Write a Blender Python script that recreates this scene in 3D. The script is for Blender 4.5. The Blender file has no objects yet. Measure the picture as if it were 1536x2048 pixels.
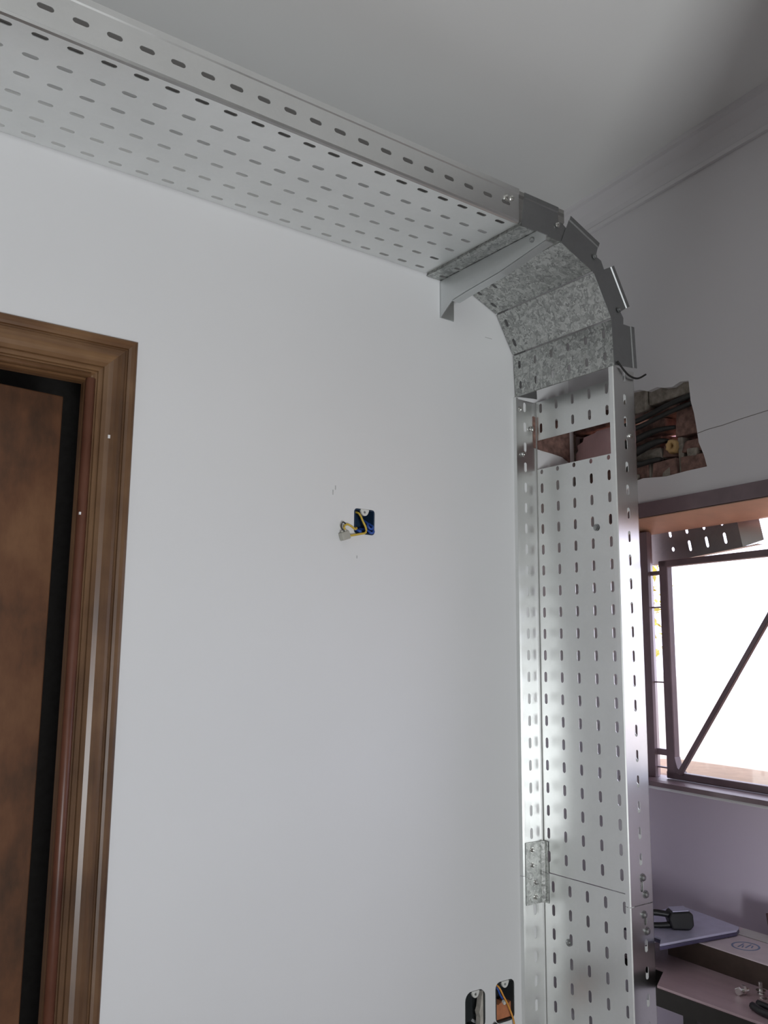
import bpy, bmesh, math, random
from mathutils import Vector, Matrix
random.seed(7)
SC = bpy.context.scene
COL = SC.collection
PI = math.pi

# ------------------------------------------------------------------ camera
def set_camera():
    yaw, pitch, roll = math.radians(36.0), math.radians(9.19), math.radians(0.57)
    f = Vector((math.sin(yaw)*math.cos(pitch), math.cos(yaw)*math.cos(pitch), math.sin(pitch)))
    r = Vector((math.cos(yaw), -math.sin(yaw), 0)); u = r.cross(f)
    c, s = math.cos(roll), math.sin(roll)
    r2 = c*r + s*u; u2 = -s*r + c*u
    cam = bpy.data.cameras.new('camera'); ob = bpy.data.objects.new('camera', cam); COL.objects.link(ob)
    m = Matrix.Identity(4)
    for i in range(3):
        m[i][0] = r2[i]; m[i][1] = u2[i]; m[i][2] = -f[i]
    m[0][3], m[1][3], m[2][3] = 0.0, -2.0, 1.45
    ob.matrix_world = m
    cam.sensor_fit = 'VERTICAL'; cam.sensor_height = 36.0; cam.lens = 36.0*1750/2048
    cam.clip_start = 0.02
    SC.camera = ob
set_camera()

# ------------------------------------------------------------------ world, sun, daylight, exposure
SC.view_settings.view_transform = 'Standard'
SC.view_settings.look = 'None'
SC.view_settings.exposure = 0.09
SC.view_settings.gamma = 1.0
SC.view_settings.use_curve_mapping = False
W = bpy.data.worlds.new('sky'); SC.world = W; W.use_nodes = True
bg = W.node_tree.nodes['Background']
bg.inputs['Color'].default_value = (0.80, 0.80, 1.0, 1); bg.inputs['Strength'].default_value = 3.2

def add_light(name, kind, loc, rot, energy, color, **kw):
    l = bpy.data.lights.new(name, kind); l.energy = energy; l.color = color
    for k, v in kw.items(): setattr(l, k, v)
    o = bpy.data.objects.new(name, l); o.location = loc; o.rotation_euler = rot; COL.objects.link(o)
    return o
# sun high above the roof, falling on the yard outside only
add_light('sun', 'SUN', (0, 0, 8), (math.radians(-35), math.radians(-6), 0), 1.6, (1.0, 0.93, 0.82), angle=0.01)
# daylight through the tall glazed opening in the wall behind the camera
add_light('daylight_opening', 'AREA', (-0.42, -3.97, 0.62), (math.radians(90+40), 0, math.radians(-36)), 72.0,
          (0.965, 1.0, 1.0), shape='RECTANGLE', size=0.36, size_y=1.05)
# ------------------------------------------------------------------ materials
def nmat(name, build):
    m = bpy.data.materials.new(name); m.use_nodes = True
    nt = m.node_tree; b = nt.nodes['Principled BSDF']
    build(nt, b); return m
def N(nt, t, **kw):
    n = nt.nodes.new(t)
    for k, v in kw.items(): setattr(n, k, v)
    return n
def ramp(nt, fac, stops):
    r = N(nt, 'ShaderNodeValToRGB'); el = r.color_ramp.elements
    while len(el) < len(stops): el.new(0.5)
    for e, (p, c) in zip(el, stops): e.position = p; e.color = (*c, 1)
    nt.links.new(fac, r.inputs[0]); return r.outputs[0]
def coords(nt, scale=(1, 1, 1), kind='Object'):
    tc = N(nt, 'ShaderNodeTexCoord'); mp = N(nt, 'ShaderNodeMapping'); mp.inputs['Scale'].default_value = scale
    nt.links.new(tc.outputs[kind], mp.inputs['Vector']); return mp.outputs[0]
def noise(nt, vec, scale, detail=4, rough=0.55):
    n = N(nt, 'ShaderNodeTexNoise'); n.inputs['Scale'].default_value = scale; n.inputs['Detail'].default_value = detail
    n.inputs['Roughness'].default_value = rough; nt.links.new(vec, n.inputs['Vector']); return n.outputs['Fac']
def bump(nt, b, h, strength=0.2, dist=0.01):
    bp = N(nt, 'ShaderNodeBump'); bp.inputs['Strength'].default_value = strength; bp.inputs['Distance'].default_value = dist
    nt.links.new(h, bp.inputs['Height']); nt.links.new(bp.outputs[0], b.inputs['Normal'])
def simple(name, col, rough=0.6, metal=0.0, var=0.12, scale=30, bmp=0.0, stretch=(1, 1, 1)):
    def f(nt, b):
        v = coords(nt, stretch); n = noise(nt, v, scale)
        c = ramp(nt, n, [(0.3, tuple(x*(1-var) for x in col)), (0.7, tuple(min(1, x*(1+var)) for x in col))])
        nt.links.new(c, b.inputs['Base Color']); b.inputs['Roughness'].default_value = rough; b.inputs['Metallic'].default_value = metal
        if bmp: bump(nt, b, n, bmp, 0.003)
    return nmat(name, f)
def wall_mat(name, col):
    def f(nt, b):
        v = coords(nt); n = noise(nt, v, 1.3, 3); n2 = noise(nt, v, 60, 3)
        c = ramp(nt, n, [(0.3, tuple(x*0.965 for x in col)), (0.7, col)])
        nt.links.new(c, b.inputs['Base Color']); b.inputs['Roughness'].default_value = 0.65
        bump(nt, b, n2, 0.06, 0.003)
    return nmat(name, f)
def galv(name, col, rough, spangle, sc=70, metal=1.0):
    def f(nt, b):
        v = coords(nt)
        vo = N(nt, 'ShaderNodeTexVoronoi'); vo.inputs['Scale'].default_value = sc; vo.inputs['Randomness'].default_value = 1
        n0 = N(nt, 'ShaderNodeTexNoise'); n0.inputs['Scale'].default_value = 55; nt.links.new(v, n0.inputs['Vector'])
        mx = N(nt, 'ShaderNodeMixRGB'); mx.inputs[0].default_value = 0.05
        nt.links.new(v, mx.inputs[1]); nt.links.new(n0.outputs['Color'], mx.inputs[2]); nt.links.new(mx.outputs[0], vo.inputs['Vector'])
        sep = N(nt, 'ShaderNodeSeparateColor'); nt.links.new(vo.outputs['Color'], sep.inputs[0])
        n1 = noise(nt, v, 3.0, 4)
        ma = N(nt, 'ShaderNodeMath', operation='MULTIPLY_ADD'); ma.inputs[1].default_value = spangle
        nt.links.new(sep.outputs[0], ma.inputs[0])
        m2 = N(nt, 'ShaderNodeMath', operation='MULTIPLY'); m2.inputs[1].default_value = 1-spangle
        nt.links.new(n1, m2.inputs[0]); nt.links.new(m2.outputs[0], ma.inputs[2])
        k = 0.10 + 0.42*spangle
        c = ramp(nt, ma.outputs[0], [(0.15, tuple(x*(1-k) for x in col)), (0.85, tuple(min(1, x*(1+k*0.8)) for x in col))])
        nt.links.new(c, b.inputs['Base Color']); b.inputs['Metallic'].default_value = metal
        rr = N(nt, 'ShaderNodeMapRange'); rr.inputs[3].default_value = rough*0.8; rr.inputs[4].default_value = rough*1.25
        nt.links.new(ma.outputs[0], rr.inputs[0]); nt.links.new(rr.outputs[0], b.inputs['Roughness'])
        if spangle > .3: bump(nt, b, sep.outputs[1], 0.10, 0.002)
    return nmat(name, f)
def wood(name, dark, mid, light, grain=(18, 18, 1.2), rough=0.5):
    def f(nt, b):
        v = coords(nt, grain); n = noise(nt, v, 1.6, 6, 0.65); v2 = coords(nt); n2 = noise(nt, v2, 5, 4)
        ad = N(nt, 'ShaderNodeMath', operation='MULTIPLY_ADD'); ad.inputs[1].default_value = 0.5
        m2 = N(nt, 'ShaderNodeMath', operation='MULTIPLY'); m2.inputs[1].default_value = 0.5
        nt.links.new(n, m2.inputs[0]); nt.links.new(n2, ad.inputs[0]); nt.links.new(m2.outputs[0], ad.inputs[2])
        c = ramp(nt, ad.outputs[0], [(0.34, dark), (0.5, mid), (0.66, light)])
        nt.links.new(c, b.inputs['Base Color']); b.inputs['Roughness'].default_value = rough
        bump(nt, b, n, 0.12, 0.002)
    return nmat(name, f)
def glass_mat():
    m = bpy.data.materials.new('window_glass'); m.use_nodes = True; nt = m.node_tree
    nt.nodes.remove(nt.nodes['Principled BSDF'])
    t = N(nt, 'ShaderNodeBsdfTransparent'); g = N(nt, 'ShaderNodeBsdfGlossy'); g.inputs['Roughness'].default_value = 0.03
    t.inputs['Color'].default_value = (0.95, 0.96, 0.95, 1)
    mx = N(nt, 'ShaderNodeMixShader'); mx.inputs[0].default_value = 0.06
    nt.links.new(t.outputs[0], mx.inputs[1]); nt.links.new(g.outputs[0], mx.inputs[2])
    nt.links.new(mx.outputs[0], nt.nodes['Material Output'].inputs[0]); return m
def ground_mat():
    def f(nt, b):
        tc = N(nt, 'ShaderNodeTexCoord'); sx = N(nt, 'ShaderNodeSeparateXYZ'); nt.links.new(tc.outputs['Object'], sx.inputs[0])
        n = noise(nt, tc.outputs['Object'], 0.8, 4)
        ad = N(nt, 'ShaderNodeMath', operation='MULTIPLY_ADD'); ad.inputs[1].default_value = 2.0
        nt.links.new(n, ad.inputs[0]); nt.links.new(sx.outputs[0], ad.inputs[2])
        mr = N(nt, 'ShaderNodeMapRange'); mr.inputs[1].default_value = 8.5; mr.inputs[2].default_value = 13.0
        nt.links.new(ad.outputs[0], mr.inputs[0])
        c = ramp(nt, mr.outputs[0], [(0.0, (0.34, 0.20, 0.12)), (0.5, (0.42, 0.29, 0.19)), (1.0, (0.50, 0.45, 0.38))])
        nt.links.new(c, b.inputs['Base Color']); b.inputs['Roughness'].default_value = 0.9
    return nmat('yard_soil', f)

M = {}
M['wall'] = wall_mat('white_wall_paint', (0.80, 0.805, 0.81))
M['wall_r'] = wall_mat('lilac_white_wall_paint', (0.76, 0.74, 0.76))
M['lilac'] = wall_mat('lilac_wall_paint', (0.90, 0.80, 0.95))
M['cornice'] = wall_mat('shade_toned_cornice', (0.22, 0.21, 0.20))  # darkened to paint in shade behind the tray flange slots
M['ceil'] = wall_mat('ceiling_paint', (0.86, 0.86, 0.85))
M['wall_b'] = simple('ochre_wall_paint', (0.20, 0.18, 0.155), 0.7, 0, 0.05, 3)
M['floor'] = simple('brown_floor', (0.19, 0.165, 0.145), 0.5, var=0.08, scale=6)
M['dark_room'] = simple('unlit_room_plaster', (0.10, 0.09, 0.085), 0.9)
M['galv'] = galv('galvanised_sheet', (0.80, 0.81, 0.80), 0.34, 0.06)
M['spangle'] = galv('spangled_zinc', (0.47, 0.48, 0.465), 0.42, 0.72, 108)
M['zinc_dark'] = galv('dull_zinc', (0.40, 0.41, 0.41), 0.45, 0.15, 70)
M['bolt'] = simple('bright_zinc_bolt', (0.85, 0.85, 0.82), 0.18, 1.0, 0.05)
M['bracket'] = galv('bracket_zinc', (0.66, 0.68, 0.68), 0.40, 0.08)
M['wood'] = wood('brown_door_frame_wood', (0.070, 0.036, 0.020), (0.150, 0.080, 0.040), (0.23, 0.135, 0.07), (14, 14, 1.0), 0.33)
M['wood_h'] = wood('brown_head_wood', (0.070, 0.034, 0.016), (0.160, 0.080, 0.036), (0.25, 0.140, 0.065), (1.0, 14, 14), 0.33)
M['red_wood'] = wood('reddish_bead_wood', (0.06, 0.02, 0.012), (0.13, 0.048, 0.028), (0.18, 0.075, 0.045), (14, 14, 1.0), 0.4)
M['leaf'] = wood('mottled_door_wood', (0.030, 0.020, 0.013), (0.150, 0.064, 0.030), (0.235, 0.115, 0.055), (6, 6, 2.2), 0.5)
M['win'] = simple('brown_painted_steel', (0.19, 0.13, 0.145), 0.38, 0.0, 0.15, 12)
M['soffit'] = simple('bounce_lit_soffit', (0.62, 0.37, 0.26), 0.4, 0, 0.12, 10)  # warm bounce from the sunlit yard painted into the head underside
M['glass'] = glass_mat()
M['pink'] = wall_mat('pink_plaster', (0.75, 0.47, 0.46))
M['pink_lt'] = simple('daylit_pink_tone', (0.95, 0.64, 0.65), 0.9, 0, 0.04, 20)  # pale tone paints in the daylight beyond the hole
M['brick'] = simple('red_clay_brick', (0.20, 0.115, 0.095), 0.95, 0, 0.45, 45, 0.8)
M['mortar'] = simple('grey_mortar', (0.27, 0.235, 0.20), 0.95, 0, 0.35, 45, 0.8)
M['plaster_raw'] = simple('broken_plaster', (0.50, 0.47, 0.42), 0.95, 0, 0.2, 40, 0.6)
M['black'] = simple('black_plastic', (0.018, 0.018, 0.02), 0.4, 0, 0.1)
M['conduit'] = simple('black_conduit', (0.022, 0.021, 0.02), 0.55, 0, 0.1)
M['navy'] = simple('dark_blue_box_plastic', (0.012, 0.035, 0.075), 0.5)
M['greybox'] = simple('dark_grey_box_plastic', (0.030, 0.034, 0.036), 0.5)
M['white_pl'] = simple('white_plastic', (0.72, 0.72, 0.68), 0.4, 0, 0.05)
M['grey_pl'] = simple('translucent_grey_plastic', (0.42, 0.41, 0.36), 0.4, 0, 0.08)
M['yellow'] = simple('yellow_wire', (0.62, 0.43, 0.06), 0.4, 0, 0.08)
M['blue'] = simple('blue_wire', (0.03, 0.09, 0.38), 0.4, 0, 0.08)
M['orange'] = simple('orange_wire', (0.75, 0.33, 0.06), 0.4, 0, 0.08)
M['terra'] = simple('orange_clay', (0.50, 0.19, 0.09), 0.9, 0, 0.2, 40)
M['ochre'] = simple('ochre_pipe', (0.50, 0.32, 0.14), 0.7, 0, 0.15, 40)
M['desk'] = wood('reddish_desk_top', (0.46, 0.33, 0.36), (0.56, 0.41, 0.45), (0.66, 0.50, 0.53), (14, 1.2, 14), 0.35)
M['desk_d'] = simple('dark_desk_edge', (0.022, 0.018, 0.016), 0.45)
M['carton'] = simple('brown_carton', (0.075, 0.05, 0.04), 0.7)
M['carton_top'] = simple('pale_carton_print', (0.86, 0.75, 0.80), 0.5, 0, 0.04)
M['logo'] = simple('blue_print', (0.25, 0.32, 0.52), 0.5)
M['lap'] = simple('silver_blue_lid', (0.70, 0.70, 0.92), 0.3, 0.2, 0.05)
M['lap_e'] = simple('dark_blue_edge', (0.10, 0.09, 0.17), 0.4)
M['paper'] = simple('white_paper', (0.82, 0.80, 0.80), 0.7, 0, 0.03)
M['maroon'] = simple('dark_maroon_card', (0.10, 0.055, 0.06), 0.6)
M['soil'] = ground_mat()
M['leafg'] = simple('yellow_green_leaf', (0.62, 0.56, 0.10), 0.6, 0, 0.3, 20)
M['ledge'] = simple('terracotta_ledge', (0.36, 0.25, 0.17), 0.8)
M['crack'] = simple('dark_crack', (0.25, 0.23, 0.22), 0.9)
M['pencil'] = simple('pencil_grey', (0.50, 0.50, 0.50), 0.9)

# ------------------------------------------------------------------ mesh helpers
class MB:
    def __init__(s): s.v = []; s.f = []
    def add(s, vs, fs):
        o = len(s.v); s.v += [tuple(v) for v in vs]; s.f += [tuple(i+o for i in f) for f in fs]; return s
    def box(s, a, b, T=None):
        x0, y0, z0 = a; x1, y1, z1 = b
        vs = [(x0,y0,z0),(x1,y0,z0),(x1,y1,z0),(x0,y1,z0),(x0,y0,z1),(x1,y0,z1),(x1,y1,z1),(x0,y1,z1)]
        if T: vs = [T(*v) for v in vs]
        return s.add(vs, [(0,3,2,1),(4,5,6,7),(0,1,5,4),(1,2,6,5),(2,3,7,6),(3,0,4,7)])
    def prism(s, poly, fn, h0, h1):
        n = len(poly)
        vs = [fn(p, q, h0) for p, q in poly] + [fn(p, q, h1) for p, q in poly]
        fs = [tuple(range(n))[::-1], tuple(range(n, 2*n))] + [(i, (i+1) % n, n+(i+1) % n, n+i) for i in range(n)]
        return s.add(vs, fs)
    def tube(s, pts, r, n=8, cap=True):
        pts = [Vector(p) for p in pts]; rings = []
        for i, p in enumerate(pts):
            d = (pts[min(i+1, len(pts)-1)] - pts[max(i-1, 0)]).normalized()
            a = Vector((0, 0, 1)) if abs(d.z) < 0.9 else Vector((1, 0, 0))
            e1 = d.cross(a).normalized(); e2 = d.cross(e1)
            rr = r[i] if isinstance(r, (list, tuple)) else r
            rings.append([p + rr*(math.cos(2*PI*k/n)*e1 + math.sin(2*PI*k/n)*e2) for k in range(n)])
        vs = [v for q in rings for v in q]; fs = []
        for i in range(len(pts)-1):
            for k in range(n): fs.append((i*n+k, i*n+(k+1) % n, (i+1)*n+(k+1) % n, (i+1)*n+k))
        if cap: fs += [tuple(range(n)), tuple(range(len(vs)-n, len(vs)))]
        return s.add(vs, fs)
    def build(s, name, mat, parent=None, smooth=False, solid=0, bevel=0, offset=0.0):
        me = bpy.data.meshes.new(name); me.from_pydata(s.v, [], s.f)
        bm = bmesh.new(); bm.from_mesh(me)
        bmesh.ops.remove_doubles(bm, verts=bm.verts, dist=1e-5)
        bmesh.ops.recalc_face_normals(bm, faces=bm.faces); bm.to_mesh(me); bm.free()
        return link(name, me, mat, parent, smooth, solid, bevel, offset)
def link(name, me, mat, parent=None, smooth=False, solid=0, bevel=0, offset=0.0):
    me.materials.clear(); me.materials.append(M[mat] if isinstance(mat, str) else mat)
    o = bpy.data.objects.new(name, me); COL.objects.link(o); o.parent = parent
    if smooth:
        for p in me.polygons: p.use_smooth = True
    if solid:
        m = o.modifiers.new('thickness', 'SOLIDIFY'); m.thickness = solid; m.offset = offset
    if bevel:
        m = o.modifiers.new('bevel', 'BEVEL'); m.width = bevel; m.segments = 2; m.limit_method = 'ANGLE'
    return o
def smoothcurve(pts, k=6):
    pts = [Vector(p) for p in pts]; out = []
    for i in range(len(pts)-1):
        p0 = pts[max(i-1, 0)]; p1 = pts[i]; p2 = pts[i+1]; p3 = pts[min(i+2, len(pts)-1)]
        for j in range(k):
            t = j/k
            out.append(0.5*((2*p1) + (p2-p0)*t + (2*p0-5*p1+4*p2-p3)*t*t + (3*p1-p0-3*p2+p3)*t**3))
    out.append(pts[-1]); return out
def empty(name, loc=(0, 0, 0)):
    o = bpy.data.objects.new(name, None); o.empty_display_size = 0.05; COL.objects.link(o); o.location = loc; return o
def tag(o, label, cat, group=None, kind=None):
    o['label'] = label; o['category'] = cat
    if group: o['group'] = group
    if kind: o['kind'] = kind
    return o
def struct(o, label=None, cat=None):
    o['kind'] = 'structure'
    if label: o['label'] = label
    if cat: o['category'] = cat
    return o
def keep(o, root):                      # parent without moving (roots sit at their own base)
    o.parent = root; o.location = o.location - root.location if root else o.location
    return o
def sheet_holes(outer, holes, fn, thick):
    """flat sheet with polygonal holes, given thickness; fn(p,q,depth)->xyz"""
    bm = bmesh.new(); edges = []
    for loop in [outer]+holes:
        vs = [bm.verts.new((p, q, 0)) for p, q in loop]
        edges += [bm.edges.new((vs[i], vs[(i+1) % len(vs)])) for i in range(len(vs))]
    bmesh.ops.triangle_fill(bm, use_beauty=True, use_dissolve=False, edges=edges, normal=(0, 0, 1))
    r = bmesh.ops.extrude_face_region(bm, geom=bm.faces[:])
    for v in [g for g in r['geom'] if isinstance(g, bmesh.types.BMVert)]: v.co.z = thick
    bmesh.ops.recalc_face_normals(bm, faces=bm.faces)
    for v in bm.verts: v.co = Vector(fn(v.co.x, v.co.y, v.co.z))
    bmesh.ops.recalc_face_normals(bm, faces=bm.faces)
    me = bpy.data.meshes.new('sheet'); bm.to_mesh(me); bm.free(); return me
rect = lambda a, b, c, d: [(a, b), (c, b), (c, d), (a, d)]

def rrect(x0, z0, x1, z1, r, k=5):
    out = []
    for (cx, cz, a0) in ((x1-r, z0+r, -90), (x1-r, z1-r, 0), (x0+r, z1-r, 90), (x0+r, z0+r, 180)):
        out += [(cx+r*math.cos(math.radians(a0+90*i/k)), cz+r*math.sin(math.radians(a0+90*i/k))) for i in range(k+1)]
    return out

# wall B frame: s = along the right wall from the corner into the room, z up, d = depth out of the room
PH = math.radians(6.5); XC = 2.24
def WB(s, z, d=0.0):
    return (XC - s*math.sin(PH) + d*math.cos(PH), -s*math.cos(PH) - d*math.sin(PH), z)

# ------------------------------------------------------------------ the room
CEIL = 2.98
def room():
    # back wall with door opening and three cut-outs for wiring boxes
    holes = [rect(-0.32, 0.0005, 0.655, 2.125),
             rrect(1.350, 1.779, 1.421, 1.851, .010), rrect(1.752, 0.400, 1.829, 0.508, .024), rrect(1.868, 0.400, 1.944, 0.512, .018)]
    me = sheet_holes([(-2.6, 0), (2.76, 0), (2.76, 1.06), (2.26, 1.06), (2.26, CEIL), (-2.6, CEIL)], holes, lambda p, q, d: (p, d, q), 0.15)
    w = struct(link('wall_back', me, 'wall'), 'white painted wall with the cable tray running along it', 'wall')
    MB().box((1.79+.06, -0.0006, 2.4635), (1.79+.09, 0.0, 2.4655)).build('pencil_mark', 'pencil', w)
    for x, z, l in ((1.285, 1.895, .012), (1.277, 1.88, .014), (1.36, 1.71, .008)):
        MB().box((x, -0.0006, z), (x+0.003, 0, z+l)).build('scuff_mark', 'pencil', w)
    # right wall with window opening and the ragged hole
    hole = [(-0.02, 2.03), (0.06, 2.005), (0.15, 2.015), (0.25, 1.985), (0.33, 1.992), (0.42, 1.982), (0.50, 1.985), (0.572, 1.985), (0.563, 2.02),
            (0.547, 2.06), (0.541, 2.11), (0.535, 2.15), (0.525, 2.19), (0.521, 2.252), (0.49, 2.258), (0.46, 2.25), (0.43, 2.255),
            (0.40, 2.265), (0.36, 2.262), (0.33, 2.275), (0.28, 2.28), (0.22, 2.262), (0.14, 2.25), (0.05, 2.235), (-0.02, 2.225)]
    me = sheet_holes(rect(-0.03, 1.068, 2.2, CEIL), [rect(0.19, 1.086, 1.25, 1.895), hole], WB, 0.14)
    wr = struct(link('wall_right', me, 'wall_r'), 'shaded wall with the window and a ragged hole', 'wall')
    # thinner wall set back under the window ledge
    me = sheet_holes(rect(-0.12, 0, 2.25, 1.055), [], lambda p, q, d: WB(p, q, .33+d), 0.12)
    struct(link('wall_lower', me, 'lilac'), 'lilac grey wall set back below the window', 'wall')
    struct(MB().box((-0.10, 1.056, .1405), (2.25, 1.084, .54), WB).build('trim_3', 'ledge'), 'ledge under the window', 'ledge')
    # hairline crack running from the hole
    cr = [(0.545, 2.088), (0.58, 2.0915), (0.63, 2.092), (0.69, 2.096), (0.76, 2.099), (0.86, 2.102)]
    m = MB()
    for i in range(len(cr)-1):
        (a, b), (c, d) = cr[i], cr[i+1]
        m.prism([(a, b-.0009), (c, d-.0009), (c, d+.0009), (a, b+.0009)], WB, -0.0006, 0.001)
    m.build('crack_line', 'crack', wr)
    hole_guts(wr)
    # remaining shell
    struct(MB().box((-2.75, -4.2, 0), (-2.6, 0.15, CEIL)).build('wall_left', 'wall_b'))
    me = sheet_holes(rect(-2.75, 0, 2.75, CEIL), [rect(-0.85, 0.02, 0.05, 1.6)], lambda p, q, d: (p, -4.05-d, q), 0.15)
    struct(link('wall_front', me, 'wall_b'))
    # partition beside the camera, which keeps the daylight off the right wall
    me = sheet_holes(rect(0.91, 0, 2.65, CEIL), [rect(0.97, 0.001, 2.5, 0.98)], lambda p, q, d: (p, -2.10-d, q), 0.12)  # low gap added so daylight reaches the wall under the window
    struct(link('wall_partition', me, 'wall_b'))
    struct(MB().box((2.60, -4.2, 0), (2.75, -2.10, CEIL)).build('wall_side', 'wall_b'))
    struct(MB().prism([(-2.75, -4.2), (2.76, -4.2), (2.76, -2.1), (2.42, 0.15), (-2.75, 0.15)], lambda p, q, h: (p, q, h), CEIL, CEIL+.12).build('ceiling', 'ceil'), 'white ceiling', 'ceiling')
    struct(MB().box((-2.75, -4.2, -0.1), (2.85, 1.9, 0)).build('floor', 'floor'))
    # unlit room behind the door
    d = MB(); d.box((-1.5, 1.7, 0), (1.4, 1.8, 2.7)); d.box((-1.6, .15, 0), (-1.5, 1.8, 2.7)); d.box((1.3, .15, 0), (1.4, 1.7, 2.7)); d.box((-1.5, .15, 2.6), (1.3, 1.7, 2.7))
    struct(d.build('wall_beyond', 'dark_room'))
    # cornices
    prof = [(0, 2.880), (0.012, 2.880), (0.014, 2.893), (0.006, 2.900), (0.008, 2.918), (0.022, 2.945), (0.048, 2.966), (0.062, 2.968), (0.064, CEIL), (0, CEIL)]
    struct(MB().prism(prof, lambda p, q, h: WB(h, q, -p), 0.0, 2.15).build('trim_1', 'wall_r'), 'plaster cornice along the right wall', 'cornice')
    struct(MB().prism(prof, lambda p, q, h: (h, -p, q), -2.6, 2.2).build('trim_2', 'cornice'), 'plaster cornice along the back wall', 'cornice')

def hole_guts(wr):
    # rough clay bricks and mortar showing inside the hole
    random.seed(11)
    def rough(a, b, k=0.006):
        (s0, z0, d0), (s1, z1, d1) = a, b
        m = MB(); j = lambda: random.uniform(-k, k)
        vs = [WB(s+j(), z+j(), d+j()) for d in (d0, d1) for (s, z) in ((s0, z0), (s1, z0), (s1, z1), (s0, z1))]
        return m.add(vs, [(0,1,2,3),(4,7,6,5),(0,4,5,1),(1,5,6,2),(2,6,7,3),(3,7,4,0)])
    for a, b in (((0.235, 1.965, .018), (0.335, 2.045, .13)), ((0.36, 1.965, .012), (0.45, 2.035, .13)), ((0.465, 1.96, .014), (0.60, 2.03, .13)),
                 ((0.47, 2.045, .022), (0.56, 2.085, .13)), ((0.445, 2.10, .028), (0.565, 2.195, .13)), ((0.39, 2.045, .03), (0.445, 2.09, .13)),
                 ((-0.03, 1.97, .02), (0.10, 2.04, .13)), ((0.12, 1.965, .025), (0.22, 2.05, .13)), ((-0.03, 2.05, .062), (0.010, 2.20, .13)),
                 ((-0.03, 2.205, .02), (0.16, 2.28, .13)), ((0.31, 2.19, .035), (0.46, 2.215, .13)), ((0.24, 2.09, .05), (0.36, 2.13, .13)), ((0.24, 2.14, .05), (0.375, 2.185, .13))):
        rough(a, b).build('brick', 'brick', wr, bevel=0.003)
    for a, b in (((0.17, 2.205, .02), (0.34, 2.30, .13)), ((0.345, 2.222, .016), (0.54, 2.29, .13)), ((0.225, 2.045, .03), (0.38, 2.085, .13)),
                 ((0.335, 1.97, .022), (0.362, 2.04, .13)), ((0.45, 1.97, .022), (0.467, 2.10, .13)), ((0.53, 2.08, .03), (0.575, 2.24, .13)), ((0.02, 2.045, .062), (0.21, 2.068, .13)),
                 ((0.008, 2.06, .065), (0.026, 2.20, .12)), ((-0.03, 2.03, .001), (-0.003, 2.23, .036)), ((0.26, 1.98, .012), (0.30, 2.01, .05)), ((0.40, 1.985, .008), (0.43, 2.01, .05)), ((0.49, 2.03, .012), (0.53, 2.055, .05))):
        rough(a, b, 0.005).build('mortar_lump', 'mortar', wr, bevel=0.004)
    m = MB(); m.prism([(-.028, 2.07), (-.010, 2.105), (-.022, 2.125), (.004, 2.148), (.0, 2.166), (.028, 2.174), (.034, 2.188), (.085, 2.192), (.10, 2.197), (.235, 2.196), (.235, 2.07)], WB, .034, .06)
    m.build('pink_gap_backing', 'pink_lt', wr)  # slab stands in for the daylit pink wall beyond, brightness in its colour
    # broken plaster reaching round the corner onto the back wall
    m = MB(); m.prism([(2.06, 2.128), (2.10, 2.124), (2.15, 2.121), (2.20, 2.116), (2.236, 2.10), (2.236, 2.26), (2.18, 2.24), (2.12, 2.23), (2.06, 2.235)], lambda p, q, h: (p, h, q), -.004, -.0005)
    m.build('exposed_mortar', 'brick', wr)
room()

# pink wall beyond the hole; its roof slab is added to shade it
def pink_outside():
    m = MB(); m.box((-0.5, 1.99, .55), (1.6, 2.75, .62), WB); m.box((-0.5, 2.75, .14), (1.6, 2.82, .62), WB)
    struct(m.build('wall_outside', 'pink'), 'pink plastered wall seen through the hole', 'wall')
pink_outside()
def yard():
    o = MB().box((2.86, -30, -0.35), (60, 40, -0.05)).build('ground', 'soil'); struct(o, 'sunlit orange earth yard outside the window', 'ground')
yard()

# ------------------------------------------------------------------ perforated cable trays
SL, SR = 0.032, 0.0058           # slot length, half width
def cell(mb, fn, u0, u1, v0, v1, c=None, L=SL, R=SR):
    if c is None:
        mb.add([fn(u0, v0), fn(u1, v0), fn(u1, v1), fn(u0, v1)], [(0, 1, 2, 3)]); return
    cu, cv = c; h = L/2
    right = [(cu+h-R*0.9, cv+R), (cu+h-R*.35, cv+R*.75), (cu+h, cv+R*.3), (cu+h, cv-R*.3), (cu+h-R*.35, cv-R*.75), (cu+h-R*0.9, cv-R)]
    left = [(2*cu-u, v) for u, v in right]
    P = [(u0, v0), (u1, v0), (u1, v1), (u0, v1)] + right + left      # 4..9 right (top->bottom), 10..15 left (top->bottom)
    mb.add([fn(u, v) for u, v in P],
           [(3, 2, 4, 10), (0, 15, 9, 1), (2, 1, 9, 8, 7, 6, 5, 4), (3, 10, 11, 12, 13, 14, 15, 0)])
def slotted(mb, fn, ua, ub, u_slots, va, vb, v_rows, skip=lambda i, j: False, L=SL):
    pitch = 0.067
    us = [ua]; cells = []
    cur = ua
    for u in u_slots:
        a, b = u-pitch/2, u+pitch/2
        a = max(a, ua); b = min(b, ub)
        if a > cur+1e-4: cells.append((cur, a, None))
        cells.append((max(a, cur), b, u)); cur = b
    if cur < ub-1e-4: cells.append((cur, ub, None))
    vb_ = [va] + [(v_rows[i]+v_rows[i+1])/2 for i in range(len(v_rows)-1)] + [vb]
    k = -1
    for (a, b, u) in cells:
        if u is not None: k += 1
        for j, v in enumerate(v_rows):
            c = (u, v) if (u is not None and not skip(k, j)) else None
            cell(mb, fn, a, b, vb_[j], vb_[j+1], c, L)
TW, TH, BR = 0.407, 0.100, 0.007
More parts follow.
